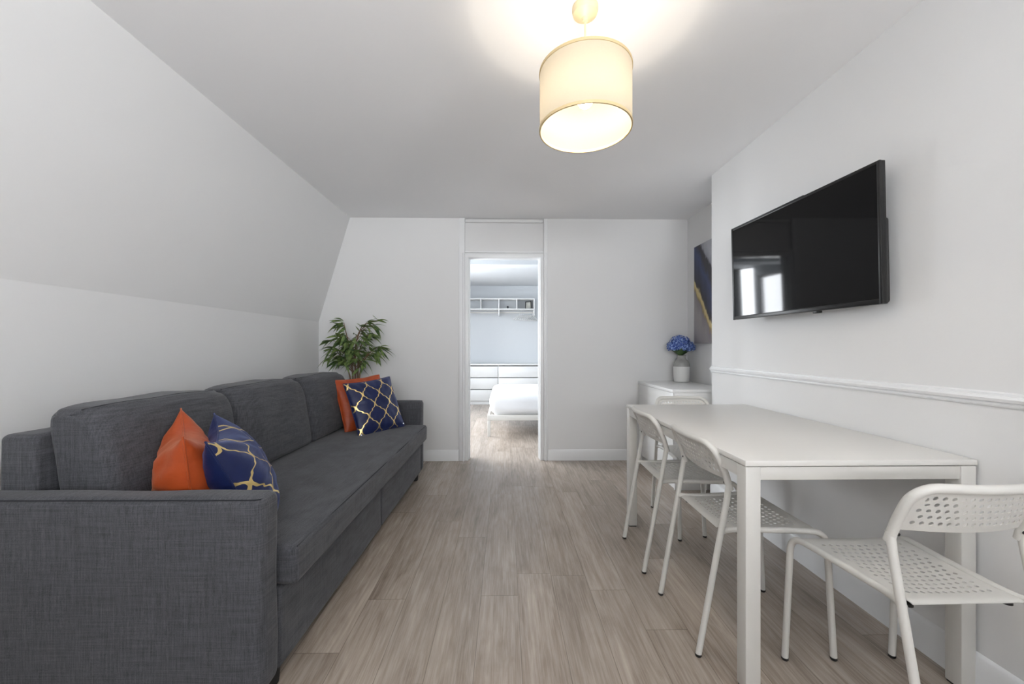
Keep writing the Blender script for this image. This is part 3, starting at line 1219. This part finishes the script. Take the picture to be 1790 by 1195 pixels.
# ------------------------------------------------------------------ perforated chairs
def perforated(fmap, rows, cols, zone, hole, thick, mu=10):
    """sheet on u,v in 0..1 with a staggered field of holes, mapped by fmap(u, v, t)"""
    b = bmesh.new()
    u0, u1, v0, v1 = zone
    cw, chh = (u1 - u0) / cols, (v1 - v0) / rows

    def V(u, v, t):
        return b.verts.new(fmap(u, v, t))

    def sheet(ua, ub, va, vb, nu, nv):
        for t in (0.0, 1.0):
            g_ = [[V(ua + (ub - ua) * i / nu, va + (vb - va) * j / nv, t) for j in range(nv + 1)] for i in range(nu + 1)]
            for i in range(nu):
                for j in range(nv):
                    b.faces.new((g_[i][j], g_[i + 1][j], g_[i + 1][j + 1], g_[i][j + 1]))
    ring = [(-1, -1), (0, -1), (1, -1), (1, 0), (1, 1), (0, 1), (-1, 1), (-1, 0)]
    for r in range(rows):
        va, vb = v0 + chh * r, v0 + chh * (r + 1)
        odd = r % 2
        n_ = cols - odd
        start = u0 + (cw / 2 if odd else 0)
        if odd:
            sheet(u0, u0 + cw / 2, va, vb, 1, 1)
            sheet(u1 - cw / 2, u1, va, vb, 1, 1)
        sheet(0.0, u0, va, vb, 4, 1)
        sheet(u1, 1.0, va, vb, 4, 1)
        for c in range(n_):
            uc, vc = start + cw * (c + 0.5), (va + vb) / 2
            outer = [[], []]
            inner = [[], []]
            for t in (0, 1):
                for (a, d) in ring:
                    outer[t].append(V(uc + a * cw / 2, vc + d * chh / 2, t))
                    l_ = math.hypot(a, d)
                    inner[t].append(V(uc + a / l_ * hole[0], vc + d / l_ * hole[1], t))
                for k_ in range(8):
                    j = (k_ + 1) % 8
                    b.faces.new((outer[t][k_], outer[t][j], inner[t][j], inner[t][k_]))
            for k_ in range(8):
                j = (k_ + 1) % 8
                b.faces.new((inner[0][k_], inner[0][j], inner[1][j], inner[1][k_]))
    sheet(0, 1, 0, v0, mu * 2, 4)
    sheet(0, 1, v1, 1, mu * 2, 4)
    bmesh.ops.remove_doubles(b, verts=b.verts[:], dist=0.00004)
    return b


def make_chair(name, label):
    root = empty(name, (0, 0, 0), 0, label, 'chair', 'white perforated chairs around the table')

    def seat_map(u, v, t):
        U = 2 * u - 1
        y = -0.158 + 0.372 * v
        hw_ = 0.150 + 0.036 * v
        hw_ += 0.012 * max(0, (v - 0.85) / 0.15)
        x = U * hw_
        z = 0.456 - 0.014 * (1 - U * U) * math.sin(PI * min(1, v * 1.0)) - 0.010 * abs(U) ** 12 * min(1, v * 4)
        f_ = max(0.0, (v - 0.90) / 0.10)
        z -= 0.022 * f_ ** 2
        r_ = max(0.0, (0.06 - v) / 0.06)
        z -= 0.005 * r_ ** 2
        return Vector((x, y, z - 0.0016 * t))
    link_mesh('seat', perforated(seat_map, 13, 12, (0.10, 0.90, 0.10, 0.84), (0.0170, 0.0150), 0.003), M['white_powder'], root, True, 50)

    def back_pt(U, v):
        y = -0.130 - 0.056 * v - 0.026 * (1 - U * U)
        z = 0.632 + 0.128 * v
        return Vector((U * 0.172, y, z))

    def back_map(u, v, t):
        p = back_pt(2 * u - 1, v)
        return p + Vector((0, 0.0016 * t, 0.0006 * t))
    bk = perforated(back_map, 5, 15, (0.055, 0.945, 0.12, 0.86), (0.0160, 0.045), 0.003)
    # clip the square upper corners so that the sheet follows the rounded frame
    for v in bk.verts:
        U, k_ = v.co.x / 0.172, (v.co.z - 0.632) / 0.128
        if k_ > 0.6 and abs(U) > 0.72:
            dx, dz = (abs(U) - 0.72) / 0.28, (k_ - 0.6) / 0.4
            l_ = max(dx, dz) / max(1e-6, math.hypot(dx, dz))
            v.co.x = math.copysign(0.172 * (0.72 + 0.28 * dx * l_), v.co.x)
            v.co.z = 0.632 + 0.128 * (0.6 + 0.4 * dz * l_)
    bo = link_mesh('backrest', bk, M['white_powder'], root, True, 50)
    fr = bmesh.new()
    pts = [Vector((-0.180, -0.124, 0.598))]
    pts += [back_pt(-1.02, 0.2), back_pt(-1.02, 0.6)]
    for k_ in range(1, 7):
        a = PI / 2 * k_ / 6
        pts.append(back_pt(-1.02 + 0.29 * (1 - math.cos(a)), 0.6 + 0.42 * math.sin(a)))
    for k_ in range(1, 12):
        pts.append(back_pt(-0.73 + 1.46 * k_ / 12, 1.02))
    pts += [Vector((-p.x, p.y, p.z)) for p in pts[:9][::-1]]
    tube(fr, pts, 0.0122, 12)
    link_mesh('back_frame', fr, M['white_powder'], root, True, 60)
    for s in (-1, 1):
        b = bmesh.new()
        lathe(b, [(0.0, -0.0012), (0.0042, -0.001), (0.0042, 0.001), (0.0, 0.0012)], 10, cap=False)
        bmesh.ops.rotate(b, verts=b.verts[:], cent=(0, 0, 0), matrix=Matrix.Rotation(PI / 2, 3, 'X'))
        bmesh.ops.translate(b, verts=b.verts[:], vec=(s * 0.170, -0.1405, 0.622))
        link_mesh('screw', b, M['black_rubber'], root)
        # rear leg
        b = bmesh.new()
        tube(b, smooth_path([(s * 0.176, -0.237, 0.006), (s * 0.181, -0.135, 0.575), (s * 0.180, -0.128, 0.625)], 0.03, 4), 0.0108, 14)
        lg = link_mesh('leg', b, M['white_powder'], root, True, 60)
        b = bmesh.new()
        lathe(b, [(0.0, 0), (0.0095, 0.0), (0.0112, 0.003), (0.0112, 0.010), (0.0, 0.010)], 14, (s * 0.176, -0.237, 0), cap=False)
        link_mesh('foot_cap', b, M['black_rubber'], lg)
        # front leg with the side rail it bends into
        b = bmesh.new()
        tube(b, smooth_path([(s * 0.196, 0.236, 0.006), (s * 0.191, 0.214, 0.452), (s * 0.170, 0.06, 0.449), (s * 0.158, -0.12, 0.447), (s * 0.177, -0.158, 0.446)], 0.055, 7), 0.0108, 14)
        lg = link_mesh('leg', b, M['white_powder'], root, True, 60)
        b = bmesh.new()
        lathe(b, [(0.0, 0), (0.0095, 0.0), (0.0112, 0.003), (0.0112, 0.010), (0.0, 0.010)], 14, (s * 0.196, 0.236, 0), cap=False)
        link_mesh('foot_cap', b, M['black_rubber'], lg)
    for s in (-1, 1):
        b = bmesh.new()
        lathe(b, [(0.0, 0.0), (0.012, 0.0), (0.012, 0.008), (0.006, 0.012), (0.0, 0.012)], 12, (s * 0.135, -0.130, 0.431), cap=False)
        link_mesh('stacking_bumper', b, M['black_rubber'], root)
    return root


def copy_tree(o, parent=None):
    c = o.copy()
    C.objects.link(c)
    if parent is not None:
        c.parent = parent
    for ch in list(o.children):
        copy_tree(ch, c)
    return c


chair0 = make_chair('dining_chair', 'white perforated metal chair at the near short end of the table, back to viewer')
spots = [(1.194, 1.152, 0.01, None),
         (0.935, 1.581, -PI / 2 - 0.01, 'white perforated metal chair on the table long side, nearer of the two'),
         (0.926, 2.097, -PI / 2 - 0.03, 'white perforated metal chair on the table long side, farther of the two'),
         (1.200, 2.484, PI, 'white perforated metal chair at the far table end, before the chest')]
for i, (x, y, a, lab) in enumerate(spots):
    o = chair0 if i == 0 else copy_tree(chair0)
    o.location = (x, y, 0)
    o.rotation_euler = (0, 0, a)
    if lab:
        o['label'] = lab


# ------------------------------------------------------------------ chest of drawers in the alcove
CH = empty('chest_of_drawers', (1.540, 3.430, 0), 0, 'white three drawer chest standing in the alcove below the painting', 'chest')
CX, CY, CZ = 0.240, 0.392, 0.780
b = bmesh.new()
box(b, -CX + 0.018, CX, -CY, -CY + 0.018, 0, CZ - 0.026, 0.0015)
box(b, -CX + 0.018, CX, CY - 0.018, CY, 0, CZ - 0.026, 0.0015)
box(b, CX - 0.012, CX, -CY + 0.018, CY - 0.018, 0.01, CZ - 0.026)
box(b, -CX + 0.030, CX - 0.012, -CY + 0.018, CY - 0.018, 0.05, 0.066)
box(b, -CX + 0.030, -CX + 0.045, -CY + 0.018, CY - 0.018, 0.0, 0.066)
link_mesh('body', b, M['white_lac'], CH)
b = bmesh.new()
box(b, -CX, CX, -CY - 0.001, CY + 0.001, CZ - 0.025, CZ, 0.002)
link_mesh('top_panel', b, M['white_lac'], CH)
for i in range(3):
    z0 = 0.075 + i * 0.2265
    b = bmesh.new()
    box(b, -CX + 0.004, -CX + 0.024, -CY + 0.002, CY - 0.002, z0, z0 + 0.2245, 0.002)
    box(b, -CX + 0.024, CX - 0.03, -CY + 0.03, CY - 0.03, z0 + 0.02, z0 + 0.16)
    link_mesh('drawer', b, M['white_lac'], CH)

# vase and hydrangea
VX, VY, VZ = 1.678, 3.720, 0.7805
VA = empty('vase', (VX, VY, VZ), 0, 'two tone vase, white below and grey glaze above, on the chest', 'vase')
b = bmesh.new()
lathe(b, [(0.0, 0.0), (0.060, 0.0), (0.066, 0.004), (0.071, 0.05), (0.0725, 0.10), (0.0725, 0.146)], 36, cap=False)
link_mesh('base', b, M['ceramic'], VA)
b = bmesh.new()
lathe(b, [(0.0725, 0.146), (0.0715, 0.165), (0.066, 0.185), (0.053, 0.205), (0.042, 0.217), (0.038, 0.228), (0.038, 0.246), (0.042, 0.250), (0.039, 0.252), (0.034, 0.246), (0.034, 0.22)], 36, cap=False)
link_mesh('neck', b, M['grey_glaze'], VA)

HY = empty('hydrangea', (VX - 0.012, VY - 0.005, VZ + 0.235), 0, 'round bunch of blue artificial hydrangea standing in the vase', 'flowers')
b = bmesh.new()
for (x, y) in ((0.008, 0), (-0.008, 0.006), (0, -0.008)):
    tube(b, [(x, y, -0.14), (x, y, 0.0), (x * 2, y * 2, 0.09)], 0.004, 8)
link_mesh('stem', b, M['leaf_cup'], HY)
b = bmesh.new()
for k_ in range(9):
    a = 2 * PI * k_ / 9 + 0.2
    d = Vector((math.cos(a), math.sin(a), 0.70 + 0.25 * (k_ % 2)))
    leaf(b, (0.012 * math.cos(a), 0.012 * math.sin(a), 0.012), d, 0.115, 0.062, -0.05, 0.1)
for k_ in range(5):
    a = 2 * PI * k_ / 5
    leaf(b, (0.01 * math.cos(a), 0.01 * math.sin(a), 0.01), Vector((math.cos(a), math.sin(a), 1.6)), 0.09, 0.06, 0.0, 0.1)
link_mesh('leaves', b, M['leaf_cup'], HY, True, 80)
b = bmesh.new()
rh = random.Random(4)
heads = [((-0.005, 0.0, 0.130), 0.088), ((-0.068, -0.01, 0.098), 0.062), ((0.066, -0.005, 0.092), 0.066), ((0.0, -0.055, 0.10), 0.066), ((0.02, 0.05, 0.11), 0.06)]
for (cx, cy, cz), R_ in heads:
    nfl = int(60 * (R_ / 0.07) ** 2)
    for q in range(nfl):
        zz = 1 - 1.45 * (q + 0.5) / nfl
        aa = q * 2.39996
        rr_ = math.sqrt(max(0, 1 - zz * zz))
        d = Vector((rr_ * math.cos(aa), rr_ * math.sin(aa), zz))
        rad_ = R_ * rh.uniform(0.86, 1.10)
        ctr = Vector((cx, cy, cz)) + Vector((d.x * rad_, d.y * rad_, d.z * rad_ * 0.85))
        t1 = d.orthogonal().normalized()
        t1 = Matrix.Rotation(rh.uniform(0, PI), 3, d) @ t1
        t2 = d.cross(t1)
        sz = rh.uniform(0.013, 0.018)
        for k_ in range(4):
            a = PI / 2 * k_
            o1 = t1 * math.cos(a) + t2 * math.sin(a)
            o2 = t2 * math.cos(a) - t1 * math.sin(a)
            lift = rh.uniform(0.1, 0.45)
            pa = ctr
            pb = ctr + (o1 * 0.55 + o2 * 0.45) * sz + d * sz * lift * 0.5
            pc = ctr + o1 * sz * 1.1 + d * sz * lift
            pd = ctr + (o1 * 0.55 - o2 * 0.45) * sz + d * sz * lift * 0.5
            b.faces.new([b.verts.new(v) for v in (pa, pb, pc, pd)])
link_mesh('bloom', b, M['petal'], HY, False)
b = bmesh.new()
for (cx, cy, cz), R_ in heads:
    bmesh.ops.create_uvsphere(b, u_segments=14, v_segments=9, radius=R_ * 0.82, matrix=Matrix.Translation((cx, cy, cz + 0.004)) @ Matrix.Diagonal((1, 1, 0.82, 1)))
link_mesh('bloom_core', b, M['petal'], HY, True, 80)

# painting on the alcove wall
PT = empty('painting', (XA, 3.375, 1.594), 0, 'abstract canvas in navy, grey and gold on the alcove wall', 'painting')
b = bmesh.new()
box(b, -0.026, -0.001, -0.298, 0.298, -0.448, 0.448, 0.002)
link_mesh('stretcher', b, M['trim'], PT)
b = bmesh.new()
uvl = b.loops.layers.uv.new('UVMap')
hs = 0.3
front = [(-0.0275, hs, -0.45, 0, 0), (-0.0275, -hs, -0.45, 1, 0), (-0.0275, -hs, 0.45, 1, 1), (-0.0275, hs, 0.45, 0, 1)]
fv = [b.verts.new(p[:3]) for p in front]
bv = [b.verts.new((-0.004,) + p[1:3]) for p in front]
f = b.faces.new(fv)
for lp, p in zip(f.loops, front):
    lp[uvl].uv = p[3:]
for i in range(4):
    j = (i + 1) % 4
    f = b.faces.new((fv[i], bv[i], bv[j], fv[j]))
    for lp, p in zip(f.loops, (front[i], front[i], front[j], front[j])):
        lp[uvl].uv = p[3:]
link_mesh('canvas', b, M['painting'], PT, False)

# ------------------------------------------------------------------ radiator behind the near sofa end
RD = empty('radiator', (XK + 0.016, 0.95, 0), 0, 'white slatted panel radiator low on the left wall by the near sofa arm', 'radiator')
b = bmesh.new()
box(b, 0.0, 0.034, -0.45, 0.455, 0.14, 0.665, 0.006)
link_mesh('panel', b, M['white_powder'], RD)
b = bmesh.new()
for i in range(9):
    z = 0.20 + i * 0.05
    box(b, 0.030, 0.038, -0.43, 0.44, z, z + 0.03, 0.003)
link_mesh('slats', b, M['white_powder'], RD)
b = bmesh.new()
box(b, -0.012, 0.042, -0.452, 0.458, 0.665, 0.695, 0.005)
link_mesh('top_grille', b, M['white_powder'], RD)
for y in (-0.4, 0.4):
    b = bmesh.new()
    box(b, 0.006, 0.030, y - 0.012, y + 0.012, 0.0, 0.145, 0.003)
    link_mesh('foot', b, M['white_powder'], RD)

# ------------------------------------------------------------------ bedroom: bed, duvet, dresser, shelf
BD = empty('bed', (-0.215, 4.895, 0), 0, 'white metal bed frame with slim legs seen through the doorway', 'bed')
BL, BW = 2.00, 1.42
b = bmesh.new()
box(b, 0, BL, 0, 0.03, 0.200, 0.268, 0.004)
box(b, 0, BL, BW - 0.03, BW, 0.200, 0.268, 0.004)
box(b, 0, 0.03, 0.03, BW - 0.03, 0.200, 0.268, 0.004)
box(b, BL - 0.03, BL, 0.03, BW - 0.03, 0.200, 0.268, 0.004)
for i in range(10):
    box(b, 0.1 + i * 0.19, 0.16 + i * 0.19, 0.03, BW - 0.03, 0.235, 0.25)
link_mesh('frame', b, M['white_powder'], BD)
for (x, y) in ((0, 0), (0, BW - 0.035), (BL - 0.035, 0), (BL - 0.035, BW - 0.035)):
    b = bmesh.new()
    box(b, x, x + 0.035, y, y + 0.035, 0, 0.20, 0.004)
    link_mesh('leg', b, M['white_powder'], BD)
b = bmesh.new()
soft_box(b, (BL / 2 + 0.02, BW / 2, 0.355), (BL - 0.10, BW - 0.07, 0.208), 0.05, (10, 10, 4))
link_mesh('mattress', b, M['mattress'], BD, True, 60)


def duvet_fn(u, p):
    x, y, z = p
    side = max(abs(u.x), abs(u.y))
    z += 0.012 * noise.noise(Vector((x * 4, y * 4, 1))) * max(0, u.z)
    w = 0.016 * noise.noise(Vector((x * 7, y * 7, z * 3))) * (1 - max(0, u.z)) if side > 0.9 else 0
    x += w * (1 if u.x > 0 else -1)
    y += w * (1 if u.y > 0 else -1)
    return Vector((x, y, z))


b = bmesh.new()
soft_box(b, (-0.215 + BL / 2 + 0.006, 4.895 + BW / 2, 0.397), (BL - 0.03, BW + 0.012, 0.250), 0.085, (22, 18, 6), duvet_fn)
tag(link_mesh('duvet', b, M['cotton'], None, True, 60), 'plump white duvet covering the bed beyond the doorway', 'bedding')

DR = empty('dresser', (0.0, 7.90, 0), 0, 'wide white six drawer dresser along the bedroom back wall', 'dresser')
b = bmesh.new()
DW0, DW1 = -0.98, 0.80
box(b, DW0, DW0 + 0.018, -0.224, 0.235, 0, 0.755, 0.0015)
box(b, DW1 - 0.018, DW1, -0.224, 0.235, 0, 0.755, 0.0015)
box(b, DW0, DW1, 0.215, 0.235, 0.0, 0.755)
box(b, DW0 + 0.018, DW1 - 0.018, -0.214, -0.196, 0.0, 0.07)
box(b, -0.139, -0.121, -0.20, 0.215, 0.05, 0.755)
link_mesh('body', b, M['white_lac'], DR)
b = bmesh.new()
box(b, DW0 - 0.002, DW1 + 0.002, -0.240, 0.237, 0.756, 0.784, 0.002)
link_mesh('top_panel', b, M['white_lac'], DR)
for i in range(3):
    z0 = 0.068 + i * 0.228
    for (xa, xb) in ((DW0 + 0.003, -0.135), (-0.125, DW1 - 0.003)):
        b = bmesh.new()
        box(b, xa, xb, -0.238, -0.218, z0, z0 + 0.213, 0.003)
        box(b, xa + 0.03, xb - 0.03, -0.218, 0.19, z0 + 0.02, z0 + 0.15)
        link_mesh('drawer', b, M['white_lac'], DR)

SH = empty('wall_shelf', (0, BY1, 0), 0, 'white wall shelf with open compartments and a hanging rail in the bedroom', 'shelf')
b = bmesh.new()
S0, S1 = -1.20, 0.595
YD = -0.285
box(b, S0, S1, YD, -0.002, 2.062, 2.082, 0.002)
box(b, S0, S1, YD, -0.002, 1.858, 1.878, 0.002)
link_mesh('board', b, M['white_lac'], SH)
b = bmesh.new()
box(b, S0, S1, -0.012, -0.002, 1.878, 2.062)
link_mesh('back_panel', b, M['bed_wall'], SH)
for x in (S0, -0.845, -0.487, -0.128, 0.231, S1 - 0.018):
    b = bmesh.new()
    lo = 1.878 if x not in (-0.128, S1 - 0.018, S0) else 1.742
    box(b, x, x + 0.018, YD, -0.012, 1.878, 2.062, 0.001)
    if lo < 1.8:
        box(b, x, x + 0.018, YD + 0.02, -0.005, lo, 1.858, 0.004)
    link_mesh('divider', b, M['white_lac'], SH)
b = bmesh.new()
tube(b, [(S0, -0.17, 1.805), (S1, -0.17, 1.805)], 0.011, 12)
link_mesh('rail', b, M['white_powder'], SH)


def hanger_mesh():
    b_ = bmesh.new()
    hook = [(0.0, 0.0)]
    pts = [Vector((0, 0, -0.055)), Vector((0, 0, -0.02))]
    for k_ in range(9):
        a = -PI / 2 + PI * 1.25 * k_ / 8
        pts.append(Vector((0.014 * math.cos(a), 0, 0.0 + 0.014 * math.sin(a))))
    tube(b_, pts, 0.0025, 6)
    tube(b_, smooth_path([(0, 0, -0.052), (-0.20, 0, -0.135), (-0.205, 0, -0.15), (0, 0, -0.15), (0.205, 0, -0.15), (0.20, 0, -0.135), (0, 0, -0.052)], 0.02, 3), 0.0075, 6)
    return b_


hg = link_mesh('clothes_hanger', hanger_mesh(), M['white_lac'], None)
tag(hg, 'white clothes hanger on the rail under the bedroom shelf', 'hanger', 'white clothes hangers on the bedroom rail')
for i in range(7):
    o = hg if i == 0 else hg.copy()
    if i:
        C.objects.link(o)
    o.location = (0.30 + 0.042 * i, BY1 - 0.17, 1.806)
    o.rotation_euler = (0, 0, math.radians(52))

PF = empty('picture_frame', (0.475, BY1 - 0.17, 1.8785), 0, 'small dark photo frame standing in the right shelf compartment', 'frame')
b = bmesh.new()
for (a, c, d, e) in ((-0.062, 0.062, 0, 0.014), (-0.062, 0.062, 0.146, 0.16), (-0.062, -0.048, 0.014, 0.146), (0.048, 0.062, 0.014, 0.146)):
    box(b, a, c, -0.008, 0.008, d, e, 0.002)
bmesh.ops.rotate(b, verts=b.verts[:], cent=(0, 0, 0), matrix=Matrix.Rotation(math.radians(-12), 3, 'X') @ Matrix.Rotation(math.radians(-14), 3, 'Z'))
link_mesh('frame', b, M['black_plastic'], PF)
b = bmesh.new()
box(b, -0.05, 0.05, -0.003, 0.003, 0.012, 0.148)
bmesh.ops.rotate(b, verts=b.verts[:], cent=(0, 0, 0), matrix=Matrix.Rotation(math.radians(-12), 3, 'X') @ Matrix.Rotation(math.radians(-14), 3, 'Z'))
link_mesh('print', b, M['photo'], PF)
b = bmesh.new()
lathe(b, [(0.0, 0.0), (0.020, 0.0), (0.022, 0.006), (0.010, 0.016), (0.016, 0.032), (0.024, 0.046), (0.017, 0.060), (0.0, 0.066)], 20, (0.060, BY1 - 0.15, 1.8785), cap=False)
tag(link_mesh('ornament', b, M['grey_edge'], None), 'tiny dark round ornament in the middle shelf compartment', 'ornament')
